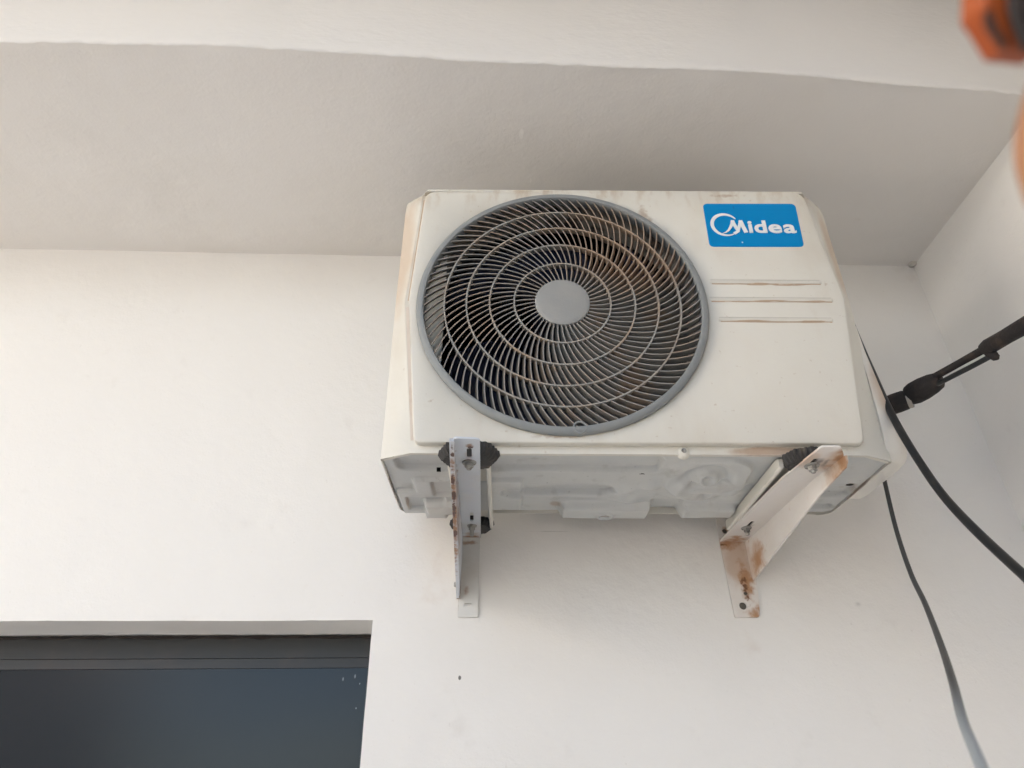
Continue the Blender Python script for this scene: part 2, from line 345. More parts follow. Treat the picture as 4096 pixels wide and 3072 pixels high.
# overhang: underside and front face with a hand-troweled, wavering edge
edge = [(-3.2,-.60),(-1.6,-.615),(-1.085,-.6295),(-.848,-.635),(-.689,-.6362),(-.407,-.6285),(-.25,-.624),(-.116,-.620),(.05,-.6205),(.2245,-.6177),(.32,-.613),(.49,-.6076),(.7825,-.586),(.83,-.583)]
def edge_y(x):
    for (a, ya), (b, yb) in zip(edge, edge[1:]):
        if a <= x <= b: return ya+(yb-ya)*(x-a)/(b-a)
    return edge[0][1]
xs = [-3.2+(4.03)*i/700 for i in range(701)]
g = MB(); h = MB(); rowsU = []
ny = 6
for x in xs:
    e0 = edge_y(x); e = e0+wav(x, 1.0, 7); z = CZ+wav(x, .8, 11)
    rowsU.append([(x, WY+.01, CZ+.003+wav(x, .6, 17)), (x, WY-.012, CZ+.0025)]+[(x, WY-.012+(e0+.022-WY+.012)*k/3, CZ+.0025-.0025*k/3) for k in (1, 2, 3)]+[(x, e0+.008+wav(x, .5, 7), CZ+wav(x, .25, 11)), (x, e, z)])
vs = [p for r in rowsU for p in r]; m = ny+1
g.add(vs, [(i*m+k, (i+1)*m+k, (i+1)*m+k+1, i*m+k+1) for i in range(700) for k in range(ny)])
g.build('overhang_underside', m_soffit, house, off=HO, smooth=60)
for i, x in enumerate(xs):
    y, z = rowsU[i][-1][1:]
    rr = .0035+.002*mnoise.noise(Vector((x*40, 0, 9)))
    h.v += [(x, y, z), (x, y-rr*.5, z+rr*.25), (x, y-rr, z+rr), (x, edge_y(x)-.004+wav(x, .3, 7), CZ+.016), (x, edge_y(x)-.004, CZ+.035), (x, edge_y(x)-.004, CZ+1.6), (x, WY+.2, CZ+1.6)]
h.f = [(i*7+k, (i+1)*7+k, (i+1)*7+k+1, i*7+k+1) for i in range(700) for k in range(6)]
h.build('overhang_face', m_fascia, house, off=HO, smooth=60)
g = MB(); g.box((-3.2, -1.55, 1.02), (RX, WY, 1.22)); g.build('added_shade_slab', m_soffit, house, off=HO, smooth=0)  # unseen slab added above to keep sky light off the overhang face
# cement lump in the ceiling corner
g = MB(); g.lathe([(0.0001, -.005), (.005, -.004), (.009, -.001), (.010, .003)], (.812, -.114, .694), 'Z', 14)
g.build('cement_lump', mat('cement', (.52, .49, .44), .9, bumps=[(90, .003, 3)]), house, off=HO)
# window
g = MB()
fy = .004
g.box((-2.2, fy-.002, -.197), (WX+.0, fy+.05, WZ+.002)); 
win = g.build('window', m_alu, house, off=HO)
g = MB(); g.box((WX-.016, fy-.006, -1.4), (WX+.002, fy+.05, -.1975)); g.build('jamb', m_alu, win, smooth=0)
g.v = []
for o in (bpy.data.objects['jamb'],):
    for v in o.data.vertices: v.co -= Vector(HO)
def sub(mb, name, mt, par, **k): return mb.build(name, mt, par, off=HO, **k)
g = MB(); g.box((-2.2, fy-.0035, -.2150), (WX-.016, fy+.03, -.1985)); sub(g, 'sash', m_alu, win, smooth=0)
g = MB(); g.box((-2.2, fy-.0010, -1.4), (WX-.0165, fy+.010, -.2152)); sub(g, 'pane', m_glass, win, smooth=0)
# ragged mortar line between lintel and frame
g = MB(); nn = 260
for i in range(nn):
    x = -1.6+(WX+1.6)*i/(nn-1); t = .0035+.003*mnoise.noise(Vector((x*30, 5, 0)))+.004*max(0, mnoise.noise(Vector((x*9, 2, 0))))
    g.v += [(x, fy-.0005, WZ-.002-max(.0005, t)), (x, fy-.012-t, WZ-.0032)]
g.f = [(i*2, i*2+2, i*2+3, i*2+1) for i in range(nn-1)]
sub(g, 'mortar_line', m_mortar, win)

# unseen, added for the light: white bounce wall on the left, dark sky blocker behind
g = MB(); g.box((-3.9, -7.0, -2.05), (-3.7, 1.0, 2.0))
tag(g.build('added_bounce_wall', m_wall, None, smooth=0), 'unseen white wall added on the left to bounce sunlight into the corner', 'wall')
g = MB(); g.box((-.55, -9.0, -2.05), (8.0, -3.2, 4.5))
tag(g.build('added_sky_blocker', mat('brown_blocker', (.16, .13, .10), .9, [dict(col=(.22, .19, .16), ns=3, lo=.4, hi=.7)]), None, smooth=0), 'unseen dark brown block added opposite the corner to cut sky light', 'building')

# ------------------------------------------------------------------ outdoor unit
unit = empty('outdoor_unit', UM @ ORG, 'cream air conditioner outdoor unit with round grey fan grille and blue badge', 'air conditioner')
unit.rotation_euler = UM3.to_euler()
def ub(mb, name, mt, par=unit, **k): return mb.build(name, mt, par, off=ORG, **k)
GC = (-.106, .2615)   # grille centre x, z
YF = -.487
# panel outline (x, z)
pout = [(-.3325,.012),(-.3585,.272),(-.345,.511),(.338,.515),(.3622,.278),(.333,.014)]
def inset(poly, d):
    out = []; m = len(poly)
    for i in range(m):
        p = Vector(poly[i]); a = Vector(poly[i-1]); b = Vector(poly[(i+1) % m])
        e1 = (p-a).normalized(); e2 = (b-p).normalized()
        n1 = Vector((e1.y, -e1.x)); n2 = Vector((e2.y, -e2.x)); n_ = (n1+n2).normalized()
        q = p+n_*d/max(.3, n_.dot(n1)); out.append(q)
    return out
cx, cz = GC
def hit(poly, t):
    d = Vector((cos(t), sin(t))); c = Vector(GC); best = None; m = len(poly)
    for i in range(m):
        a = Vector(poly[i]); e = Vector(poly[(i+1) % m])-a
        den = d.x*e.y-d.y*e.x
        if abs(den) < 1e-9: continue
        w_ = a-c; s_ = (w_.x*e.y-w_.y*e.x)/den; u_ = (w_.x*d.y-w_.y*d.x)/den
        if s_ > 0 and -1e-6 <= u_ <= 1+1e-6 and (best is None or s_ < best): best = s_
    return c+d*best
def outl(d, y, rc=.012):
    P = [tuple(q) for q in inset(pout, d)]
    return P
angs = [2*pi*i/180 for i in range(180)]
base_poly = round_poly([tuple(q) for q in pout], [.012,.0,.02,.02,.0,.012], 5)
for p in base_poly: angs.append(math.atan2(p[1]-cz, p[0]-cx) % (2*pi))
angs = sorted(set(round(a, 5) for a in angs))
g = MB(); m_ = len(angs)
# orientation: pout runs clockwise seen from front? use signed test for inset direction
sgn = 1 if (Vector(inset(pout, .01)[0])-Vector(GC)).length > (Vector(pout[0])-Vector(GC)).length else -1
def ringo(d, y, topround=0):
    P = round_poly([tuple(q) for q in inset(pout, sgn*d)], [.012,.0,.02,.02,.0,.012], 5)
    out = []
    for t in angs:
        q = hit(P, t); yy = y
        out.append((q.x, yy, q.y))
    return out
rings = [[(cx+.2315*cos(t), YF+.012, cz+.2315*sin(t)) for t in angs],
         [(cx+.2315*cos(t), YF+.001, cz+.2315*sin(t)) for t in angs],
         [(cx+.2325*cos(t), YF, cz+.2325*sin(t)) for t in angs],
         ringo(-.010, YF), ringo(-.0028, YF), ringo(-.0014, YF+.0004), ringo(-.0003, YF+.0014), ringo(0, YF+.0030), ringo(.0004, YF+.0118)]
for r in rings: g.v += r
g.f = [(k*m_+i, k*m_+(i+1) % m_, (k+1)*m_+(i+1) % m_, (k+1)*m_+i) for k in range(len(rings)-1) for i in range(m_)]
ub(g, 'front_panel', m_panel, smooth=50)

# cabinet shell: loft over z
def lerp(tab, z):
    for (a, va), (b, vb) in zip(tab, tab[1:]):
        if a <= z <= b: return va+(vb-va)*(z-a)/(b-a)
    return tab[-1][1] if z > tab[-1][0] else tab[0][1]
xfL = [(0,.3375),(.012,.338),(.272,.3665),(.511,.352),(.525,.345)]
zl = [0,.004,.012,.05,.1,.15,.2,.24,.272,.30,.35,.4,.45,.49,.511,.520,.525]
YS = -.452; YB = -.215; YFR = -.4755
g = MB()
for s_ in (-1, 1):
    o = len(g.v); K = 6
    for z in zl:
        xf = lerp(xfL, z); yf = YFR if z < .512 else YFR+.006*(z-.512)/.013
        ys = YS-.006*math.exp(-((z-.29)/.12)**2)
        if z > .5: ys += .012*(z-.5)/.025
        g.v += [(s_*.36, YB, z), (s_*.385, YB-.02, z), (s_*.385, ys+.002, z), (s_*(.3843), ys-.0006, z), (s_*xf, yf, z), (s_*.300, yf, z)]
    g.f += [(o+i*K+k, o+i*K+k+1, o+(i+1)*K+k+1, o+(i+1)*K+k) for i in range(len(zl)-1) for k in range(K-1)]
# front frame behind the panel, top strip and bottom flange, top and back
for z0, z1 in ((0, .034), (.495, .512)):
    g.add([(-.300,YFR,z0),(.300,YFR,z0),(.300,YFR,z1),(-.300,YFR,z1)], [(0,1,2,3)])
# rounded front top edge of the lid
prof = [(-.4755,.512),(-.4870,.511),(-.4862,.5165),(-.4815,.5210),(-.4755,.5240),(-.4690,.5252)]
st_ = [(-.349,.10),(-.3465,.45),(-.343,.78),(-.338,.95),(-.33,1),(.325,1),(.333,.95),(.338,.78),(.3415,.45),(.344,.10)]
g.add([(x, -.4755+(y+.4755)*min(1, k_*1.3), .511+(z-.511)*k_) for x, k_ in st_ for y, z in prof], [(a*6+k, a*6+k+1, a*6+6+k+1, a*6+6+k) for a in range(9) for k in range(5)])
g.add([(-.36,YB,.525),(-.385,YB-.02,.525),(-.385,-.441,.525),(-.345,-.469,.5252),(.345,-.469,.5252),(.385,-.441,.525),(.385,YB-.02,.525),(.36,YB,.525)], [tuple(range(8))])
g.add([(-.36,YB,0),(.36,YB,0),(.36,YB,.525),(-.36,YB,.525)], [(0,1,2,3)])
# flange return underneath
fl = [(-.385,YS+.002),(-.3375,YFR),(.3375,YFR),(.385,YS+.002)]
fi = [(-.380,YS+.005),(-.336,YFR+.006),(.336,YFR+.006),(.380,YS+.005)]
for i in range(3): g.add([(*fl[i],0),(*fl[i+1],0),(*fi[i+1],-.0004),(*fi[i],-.0004)], [(0,1,2,3)])
cab = ub(g, 'cabinet', m_cab, smooth=28)
# grooves between panel and corner facet: dirt, with bevel shade painted in
def groove(sx, a, b, w0, w1, mt):
    g = MB(); n2 = 10
    for i in range(n2+1):
        t = i/n2; x = a[0]+(b[0]-a[0])*t; z = a[1]+(b[1]-a[1])*t; w_ = w0+(w1-w0)*t
        g.v += [(sx*x, YFR-.0012, z), (sx*(x+w_), YFR-.0006, z)]
    g.f = [(i*2, i*2+1, i*2+3, i*2+2) for i in range(n2)]
    ub(g, 'groove', mt, smooth=0)
groove(-1, (.3332,.020), (.3590,.262), .0052, .0046, m_crease)
groove(-1, (.3593,.275), (.3455,.500), .0024, .0042, m_crease2)
groove(1, (.3338,.020), (.3625,.268), .0030, .0024, m_crease)
groove(1, (.3628,.282), (.3390,.500), .0020, .0020, m_crease)
# embossed ribs on the panel
for xa_, xb_, z_ in ((.1415,.3300,.3098),(.1360,.3415,.2735),(.1460,.3330,.2335)):
    g = MB(); hw = .0042
    pl = slot((xa_+xb_)/2, z_, xb_-xa_, hw*2, 5)
    pi_ = slot((xa_+xb_)/2, z_, xb_-xa_-.004, hw*2-.004, 5); q = len(pl)
    tilt = -.006
    g.v = [(x, YF+.0002, z+tilt*(x-.24)*0) for x, z in pl]+[(x, YF-.0018, z) for x, z in pi_]
    g.f = [(i, (i+1) % q, q+(i+1) % q, q+i) for i in range(q)]+[tuple(q+i for i in range(q))]
    rb = ub(g, 'rib', m_panel, smooth=25)
    g = MB(); nn3 = 60
    for i in range(nn3):
        x = xa_+.004+(xb_-xa_-.006)*i/(nn3-1); th = .0002+.0011*max(0, mnoise.noise(Vector((x*38, z_*50, 2)))+.30)
        g.v += [(x, YF-.0009, z_-hw+.0011), (x, YF-.0002, z_-hw-th)]
    g.f = [(i*2, i*2+1, i*2+3, i*2+2) for i in range(nn3-1)]
    ub(g, 'grime_shade_line', m_crease2, rb, smooth=0)
    g = MB(); g.add([(xa_+.002, YF-.0004, z_+hw-.0001), (xb_-.002, YF-.0004, z_+hw-.0001), (xb_-.002, YF-.0003, z_+hw+.0008), (xa_+.002, YF-.0003, z_+hw+.0008)], [(0,1,2,3)])
    ub(g, 'grime_shade_line', m_greyline, rb, smooth=0)  # grey strip paints in the edge shade along the rib top
# blue badge
bp_ = round_poly([(.1525,.3855),(.3165,.3865),(.3195,.4865),(.1530,.4852)], [.009]*4, 6); q = len(bp_)
ctr = Vector((.236,.436)); bi = [tuple(ctr+(Vector(p)-ctr)*.988) for p in bp_]
g = MB(); g.v = [(x, YF-.0001, z) for x, z in bp_]+[(x, YF-.0008, z) for x, z in bi]
g.f = [(i, (i+1) % q, q+(i+1) % q, q+i) for i in range(q)]+[tuple(q+i for i in range(q))]
badge = ub(g, 'badge', m_blue, smooth=30)
lay = [0]
def ribbon(mb, pts, ws_):
    """flat raised stroke with varying width in the badge plane"""
    P = [Vector(p) for p in pts]; n_ = len(P); y = YF-.0009; yt = YF-.0019-lay[0]*.00003; lay[0] += 1
    L_, R_ = [], []
    for i in range(n_):
        d = (P[min(i+1, n_-1)]-P[max(i-1, 0)]).normalized(); nn_ = Vector((-d.y, d.x)); w_ = ws_[i] if isinstance(ws_, list) else ws_
        L_.append(P[i]+nn_*w_/2); R_.append(P[i]-nn_*w_/2)
    vs = [(p.x, yt, p.y) for p in L_]+[(p.x, yt, p.y) for p in R_]+[(p.x, y, p.y) for p in L_]+[(p.x, y, p.y) for p in R_]
    fs = []
    for i in range(n_-1): fs += [(i, i+1, n_+i+1, n_+i), (i, 2*n_+i, 2*n_+i+1, i+1), (n_+i, n_+i+1, 3*n_+i+1, 3*n_+i)]
    fs += [(0, n_, 3*n_, 2*n_), (n_-1, 3*n_-1, 4*n_-1, 2*n_-1)]
    mb.add(vs, fs)
g = MB()
sc_, sr = Vector((.1868,.4347)), .0235
arc = [radians(a) for a in range(35, 311, 6)]
ribbon(g, [(sc_.x+sr*cos(a), sc_.y+sr*1.02*sin(a)) for a in arc], [.0012+.0050*sin(pi*min(1, max(0, (i/len(arc))))**.8) for i in range(len(arc))])
# bottom tail sweeping up into the M
ribbon(g, [(.1995,.4150),(.2045,.4185),(.2085,.4235),(.2115,.430)], [.006,.005,.004,.002])
ribbon(g, [(.1790,.4152),(.1850,.4175),(.1905,.4225),(.1950,.4300),(.1985,.4370),(.2010,.4448)], [.0006,.0022,.0038,.0050,.0060,.0066])
ub(g, 'swirl_emblem', m_white, badge, smooth=0)
g = MB()
ribbon(g, [(.1995,.4445),(.2035,.4310),(.2075,.4185)], [.0062,.0060,.0050])
ribbon(g, [(.2060,.4175),(.2105,.4320),(.2150,.4447)], [.0040,.0055,.0058])
ribbon(g, [(.2140,.4447),(.2170,.4310),(.2205,.4172)], [.0068,.0068,.0070])
ub(g, 'letter', m_white, badge, smooth=0)
def glyph(ch, x, z, size, sx=1.0, boldness=.026):
    c = bpy.data.curves.new('letter', 'FONT'); c.body = ch; c.size = size; c.offset = size*boldness; c.extrude = .0006; c.resolution_u = 6
    o = bpy.data.objects.new('tmp', c); COL.objects.link(o); dg = bpy.context.evaluated_depsgraph_get(); dg.update()
    me = bpy.data.meshes.new_from_object(o.evaluated_get(dg)); bpy.data.objects.remove(o)
    xs2 = [v.co.x for v in me.vertices]; x_min = min(xs2); wdt = (max(xs2)-x_min)*sx
    for v in me.vertices: v.co = Vector((x+(v.co.x-x_min)*sx, YF-.0014-v.co.z, z+v.co.y))-ORG
    me.materials.append(m_white); o2 = bpy.data.objects.new('letter', me); COL.objects.link(o2); o2.parent = badge
    return x+wdt
xx = .2262
for ch, sx in (('i', 1.15), ('d', 1.22), ('e', 1.30), ('a', 1.30)):
    xx = glyph(ch, xx, .4178, .0385, sx)+.0032

# grille: rim with screw ear, rings, hub, vanes
g = MB(); gc = (GC[0], 0, GC[1])
g.lathe([(.2385,YF-.0005),(.2388,YF-.004),(.2365,YF-.008),(.2310,YF-.0105),(.2275,YF-.0100),(.2262,YF-.008),(.2258,YF+.010),(.2300,YF+.010)], gc, 'Y', 160, closed=True)
ea = (-.0874, .0335)
g.lathe([(.0108,YF+.006),(.0108,YF-.0095),(.0092,YF-.0105),(.0080,YF-.0098),(.0072,YF-.005)], (ea[0], 0, ea[1]), 'Y', 28)
grille = ub(g, 'fan_grille', m_rim, smooth=40)
g = MB(); g.lathe([(.0073,YF-.0085),(.0071,YF-.003),(.0001,YF-.002)], (ea[0], 0, ea[1]), 'Y', 24); ub(g, 'screw_recess', m_recess, grille, smooth=40)
g = MB(); g.lathe([(.0001,YF-.0085),(.0022,YF-.0080),(.0034,YF-.0060),(.0034,YF-.002)], (ea[0], 0, ea[1]-.004), 'Y', 16)
ub(g, 'screw', m_bolt, grille)
RR = [.0442, .079, .119, .157, .193, .2262]
for r in RR[1:5]:
    g = MB(); g.lathe([(r-.0012,YF-.0085),(r+.0012,YF-.0085),(r+.0013,YF+.0035),(r-.0013,YF+.0035)], gc, 'Y', 120, closed=True)
    ub(g, 'ring', m_ring, grille, smooth=30)
g = MB(); g.lathe([(.0001,YF-.0100),(.036,YF-.0098),(.0432,YF-.0092),(.0448,YF-.0080),(.0450,YF+.003),(.040,YF+.003),(.0001,YF+.003)], gc, 'Y', 72)
ub(g, 'hub_cap', m_hub, grille, smooth=40)
def psi(r): return radians(7+37*min(1, max(0, (r-.044)/.182)))
TH = [0]; rs_f = [.044+i*.0005 for i in range(366)]
for i in range(1, 366): TH.append(TH[-1]+math.tan(psi(rs_f[i]))/rs_f[i]*.0005)
def theta(r): i = int((r-.044)/.0005); return TH[max(0, min(365, i))]
def vane_geo(mb, r0, r1, a0, n_=6):
    vs = []
    for i in range(n_+1):
        r = r0+(r1-r0)*i/n_; t = a0+theta(r); d = Vector((cos(t), sin(t))); tn = Vector((-sin(t), cos(t)))
        dr = (d*cos(psi(r))+tn*sin(psi(r))); nn_ = Vector((-dr.y, dr.x)); hw = .00085
        for sg, y in ((-1, YF-.0070), (1, YF-.0070), (1, YF+.0030), (-1, YF+.0030)):
            p = d*r+nn_*hw*sg*(1.0 if y < YF else .75)-(tn*.0040 if y > YF else tn*0); vs.append((p.x, y-YF, p.y))
    fs = [(i*4+k, i*4+(k+1) % 4, (i+1)*4+(k+1) % 4, (i+1)*4+k) for i in range(n_) for k in range(4)]
    mb.add(vs, fs)
CNT = [46, 66, 82, 90, 90]
left = 300; rest = MB()
for seg in (4, 3, 2, 1, 0):
    r0 = RR[seg]+.0008; r1 = RR[seg+1]-.0006; N_ = CNT[seg]; ph = random.uniform(0, 1)
    nind = min(N_, left); left -= nind
    if nind:
        q_ = MB(); vane_geo(q_, r0, r1, 0)
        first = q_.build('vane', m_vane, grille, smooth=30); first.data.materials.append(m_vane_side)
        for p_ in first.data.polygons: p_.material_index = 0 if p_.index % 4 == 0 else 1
    for i in range(N_):
        a = 2*pi*(i+ph)/N_
        if i < nind:
            o = first if i == 0 else first.copy()
            if i: COL.objects.link(o); o.parent = grille
            o.location = (GC[0]-ORG.x, YF-ORG.y, GC[1]-ORG.z); o.rotation_euler = (0, -a, 0)
        else:
            q_ = MB(); vane_geo(q_, r0, r1, a); rest.add([(v[0]+GC[0], v[1]+YF, v[2]+GC[1]) for v in q_.v], q_.f)
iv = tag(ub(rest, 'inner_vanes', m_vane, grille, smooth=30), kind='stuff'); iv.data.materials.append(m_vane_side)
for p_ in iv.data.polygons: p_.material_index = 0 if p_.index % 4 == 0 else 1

# inside: shroud, dark box, fan, motor, coil
g = MB(); g.lathe([(.2312,YF+.0115),(.2300,YF+.022),(.2235,YF+.034),(.2215,YF+.064)], gc, 'Y', 96)
ub(g, 'fan_shroud', m_shroud, smooth=50)
g = MB(); y0, y1 = YF+.075, YB-.004
g.add([(-.378,y0,.032),(.20,y0,.032),(.20,y0,.517),(-.378,y0,.517),(-.378,y1,.032),(.20,y1,.032),(.20,y1,.517),(-.378,y1,.517)], [(0,1,5,4),(1,2,6,5),(2,3,7,6),(3,0,4,7)])
ub(g, 'inner_casing', m_dark, smooth=0)
fy_ = YF+.075
g = MB(); g.lathe([(.0001,-.034),(.030,-.034),(.048,-.026),(.050,.03),(.0001,.03)], (GC[0], fy_, GC[1]), 'Y', 40)
fan = ub(g, 'fan', m_blade)
for k in range(3):
    g = MB(); nr, na = 9, 16; a0 = radians(98+120*k)
    for i in range(nr+1):
        r = .044+(.205-.044)*i/nr; span = radians(84+18*(i/nr)); sweep = radians(26)*(i/nr)**1.3
        for j in range(na+1):
            u_ = j/na; t = a0+sweep+span*(u_-.5); yy = fy_+.030-.062*u_+.010*sin(pi*u_)
            g.v.append((GC[0]+r*cos(t), yy, GC[1]+r*sin(t)))
    g.f = [(i*(na+1)+j, i*(na+1)+j+1, (i+1)*(na+1)+j+1, (i+1)*(na+1)+j) for i in range(nr) for j in range(na)]
    ub(g, 'blade', m_blade, fan, smooth=60, recalc=False)
g = MB(); g.lathe([(.0001,.03),(.045,.03),(.048,.035),(.048,.085),(.0001,.085)], (GC[0], fy_, GC[1]), 'Y', 32); g.box((GC[0]-.02, fy_+.07, .01), (GC[0]+.02, fy_+.078, .515))
ub(g, 'fan_motor', m_dark)
g = MB(); yc = YB-.032
for i in range(150):
    x = -.370+i*.0036; g.add([(x,yc,.012),(x+.0008,yc,.012),(x+.0008,yc,.510),(x,yc,.510),(x,yc+.022,.012),(x,yc+.022,.510)], [(0,1,2,3),(0,3,5,4)])
coil = tag(ub(g, 'coil_fins', m_coil, smooth=0), kind='stuff')
for i in range(20):
    g = MB(); z = .025+i*.025; g.tube([(-.372,yc+.004,z),(.17,yc+.004,z)], .0042, 8); ub(g, 'coil_tube', m_dark)

# base pan: pressed sheet height field
def sb(x, y, x0, x1, y0, y1, r=.01, w_=.006):
    w_ *= .75
    dx = max(x0+r-x, x-(x1-r), 0); dy = max(y0+r-y, y-(y1-r), 0); d = math.hypot(dx, dy)-r
    ins = min(x-x0, x1-x, y-y0, y1-y); 
    if d < 0: d = -min(ins, r) if ins > 0 else d
    t = min(1, max(0, .5-d/w_)); return t*t*(3-2*t)
def ringb(x, y, cx_, cy_, r, w_): 
    d = abs(math.hypot(x-cx_, (y-cy_))-r)/w_; return math.exp(-d*d)
def H(x, y):    # downwards positive
    h = 0
    h -= .0045*sb(x, y, -.364, .042, -.462, -.405, .016, .010)
    h -= .0060*sb(x, y, -.203, -.018, -.341, -.299, .019, .012)
    h += .0035*max(sb(x, y, -.346, -.17, -.376, -.24, .006), sb(x, y, -.378, -.30, -.326, -.218, .006))
    h -= .0040*max(sb(x, y, -.365, -.334, -.304, -.240, .004), sb(x, y, -.365, -.30, -.304, -.283, .004))
    h -= .0030*sb(x, y, -.316, -.25, -.372, -.312, .005)
    h += .0050*sb(x, y, -.338, -.25, -.282, -.21, .006)
    h += .0075*max(sb(x, y, -.100, .056, -.268, -.19, .012, .014), .9*sb(x, y, .112, .205, -.262, -.19, .012, .014))
    h -= .0040*sb(x, y, .053, .108, -.282, -.19, .006, .010)
    h += .0040*sb(x, y, .056, .185, -.458, -.325, .050, .016)
    h -= .0045*ringb(x, y, .118, -.400, .030, .010)
    h += .0030*ringb(x, y, .118, -.405, .012, .005)
    h += .0035*ringb(x, y, .135, -.345, .052, .012)*(1 if x > .05 else 0)
    h += .0040*ringb(x, y, -.0033, -.3267, .0, .016)+.004*ringb(x, y, .0388, -.3436, 0, .015)+.003*ringb(x, y, .015, -.285, 0, .02)
    h -= .0050*ringb(x, y, .165, -.295, .0, .016)+.004*ringb(x, y, .195, -.34, .0, .014)+.004*ringb(x, y, .138, -.30, 0, .010)
    h -= .0045*sb(x, y, .285, .378, -.345, -.300, .012, .010)
    h -= .0040*sb(x, y, .285, .372, -.262, -.240, .010, .010)
    h += .002*ringb(x, y, -.022, -.2345, .0125, .003)
    h += .0008*mnoise.noise(Vector((x*14, y*14, 0)))
    return h*1.9
g = MB(); st = .0022; nx = int(.764/st); ny_ = int(.259/st); x_0 = -.382; y_0 = -.4735
idx = {}
def inside(x, y):
    if abs(x) > .335:
        t = (abs(x)-.335)/(.382-.335)
        if y < -.4735+t*(.0225): return False
        # rounded rear corners
        ddx = abs(x)-(.382-.024); ddy = y-(-.2145-.024)
        if ddx > 0 and ddy > 0 and math.hypot(ddx, ddy) > .024: return False
    for hx, hy, rx, ry in ((-.0223,-.2345,.0085,.0050),(.1048,-.3818,.0065,.007),(.3640,-.3538,.007,.0060),(.0187,-.3938,.005,.0018),(.2265,-.47,.004,.003),(-.3022,-.4020,.0036,.0034),(-.1739,-.3400,.0020,.0045),(-.1577,-.3410,.0026,.0034),(-.0656,-.3441,.0026,.0034),(-.0484,-.3424,.0020,.0045)):
        if ((x-hx)/rx)**2+((y-hy)/ry)**2 < 1: return False
    return True
for i in range(nx+1):
    for j in range(ny_+1):
        x = x_0+i*st; y = y_0+j*st
        hh = H(x, y)
        if y > -.2145-.010: hh -= .006*((y+.2245)/.010)**2
        idx[i, j] = len(g.v); g.v.append((x, y, .0022-hh))
for i in range(nx):
    for j in range(ny_):
        if inside(x_0+(i+.5)*st, y_0+(j+.5)*st): g.f.append((idx[i,j], idx[i+1,j], idx[i+1,j+1], idx[i,j+1]))
ub(g, 'base_pan', m_pan, smooth=60)
# upturned rim of the pan, left and right side and back
def rim(pts):
    g = MB(); 
    for x, y in pts: g.v += [(x, y, -.0012), (x*1.0045, y, -.0012), (x*1.0045, y, .016), (x, y, .016)]
    g.f = [(i*4+k, (i+1)*4+k, (i+1)*4+(k+1) % 4, i*4+(k+1) % 4) for i in range(len(pts)-1) for k in range(4)]
    ub(g, 'pan_rim', m_cab)
for s_ in (-1, 1):
    pts = [(s_*.3825, -.448), (s_*.3825, -.34), (s_*.3825, -.245)]+[(s_*(.3585+.024*cos(t)), -.2385+.024*sin(t)) for t in [radians(a) for a in range(0, 91, 15)]]
    rim(pts)
g = MB(); g.box((-.36, -.2155, .0), (.36, -.2142, .02)); ub(g, 'pan_rim', m_cab)
# screw boss on the lower flange
g = MB(); g.lathe([(.0001,-.0035),(.0055,-.0030),(.0085,-.0005),(.0095,.006)], (.0665, YFR, .0035), 'Y', 24)
boss = ub(g, 'screw_boss', m_cab, smooth=60)
g = MB(); g.lathe([(.0001,-.0052),(.0030,-.0050),(.0040,-.0032)], (.0665, YFR, .0050), 'Y', 12); ub(g, 'screw', m_bolt, boss)
# valve cover on the right side
g = MB(); K = 0
secs = []
for z, ox, yf, yb in ((.245,.001,-.452,-.30),(.20,.006,-.455,-.29),(.14,.014,-.457,-.28),(.08,.0235,-.458,-.27),(.035,.032,-.457,-.27),(.018,.034,-.452,-.275),(.008,.0315,-.446,-.28),(.0035,.027,-.440,-.285)):
    secs.append([(.380, yf-.002, z), (.3875, yf-.0015, z), (.3875+ox*.72, yf+.004, z), (.3875+ox*.96, yf+.013, z), (.3875+ox, yf+.030, z), (.3875+ox, yb-.02, z), (.3875+ox*.8, yb, z), (.380, yb, z)])
K = 8
for s in secs: g.v += s
g.f = [(i*K+k, i*K+(k+1) % K, (i+1)*K+(k+1) % K, (i+1)*K+k) for i in range(len(secs)-1) for k in range(K)]+[tuple(range(K)), tuple((len(secs)-1)*K+k for k in range(K))]
ub(g, 'valve_cover', m_cover, smooth=40)
# mounting feet running front to back
for xc_, x0_, x1_ in ((-.2515, -.283, -.2195), (.243, .2075, .278)):
    g = MB()
    pr = [(x0_, .0), (x0_, -.0155), (x0_+.0025, -.0175), (x0_+.006, -.0175), (x0_+.008, -.0030), (x1_-.008, -.0030), (x1_-.006, -.0165), (x1_-.002, -.0165), (x1_, -.0145), (x1_, .0)]
    ys_ = [-.462, -.455, -.30, -.175, -.168]; kk = len(pr)
    for a, y in enumerate(ys_):
        f_ = .8 if a in (0, 4) else 1
        g.v += [(xc_+(x-xc_)*(.93 if f_ < 1 else 1), y, z*f_) for x, z in pr]
    g.f = [(a*kk+k, a*kk+(k+1) % kk, (a+1)*kk+(k+1) % kk, (a+1)*kk+k) for a in range(len(ys_)-1) for k in range(kk)]+[tuple(range(kk)), tuple(4*kk+k for k in range(kk))]
    ub(g, 'mounting_foot', m_cab, smooth=25)

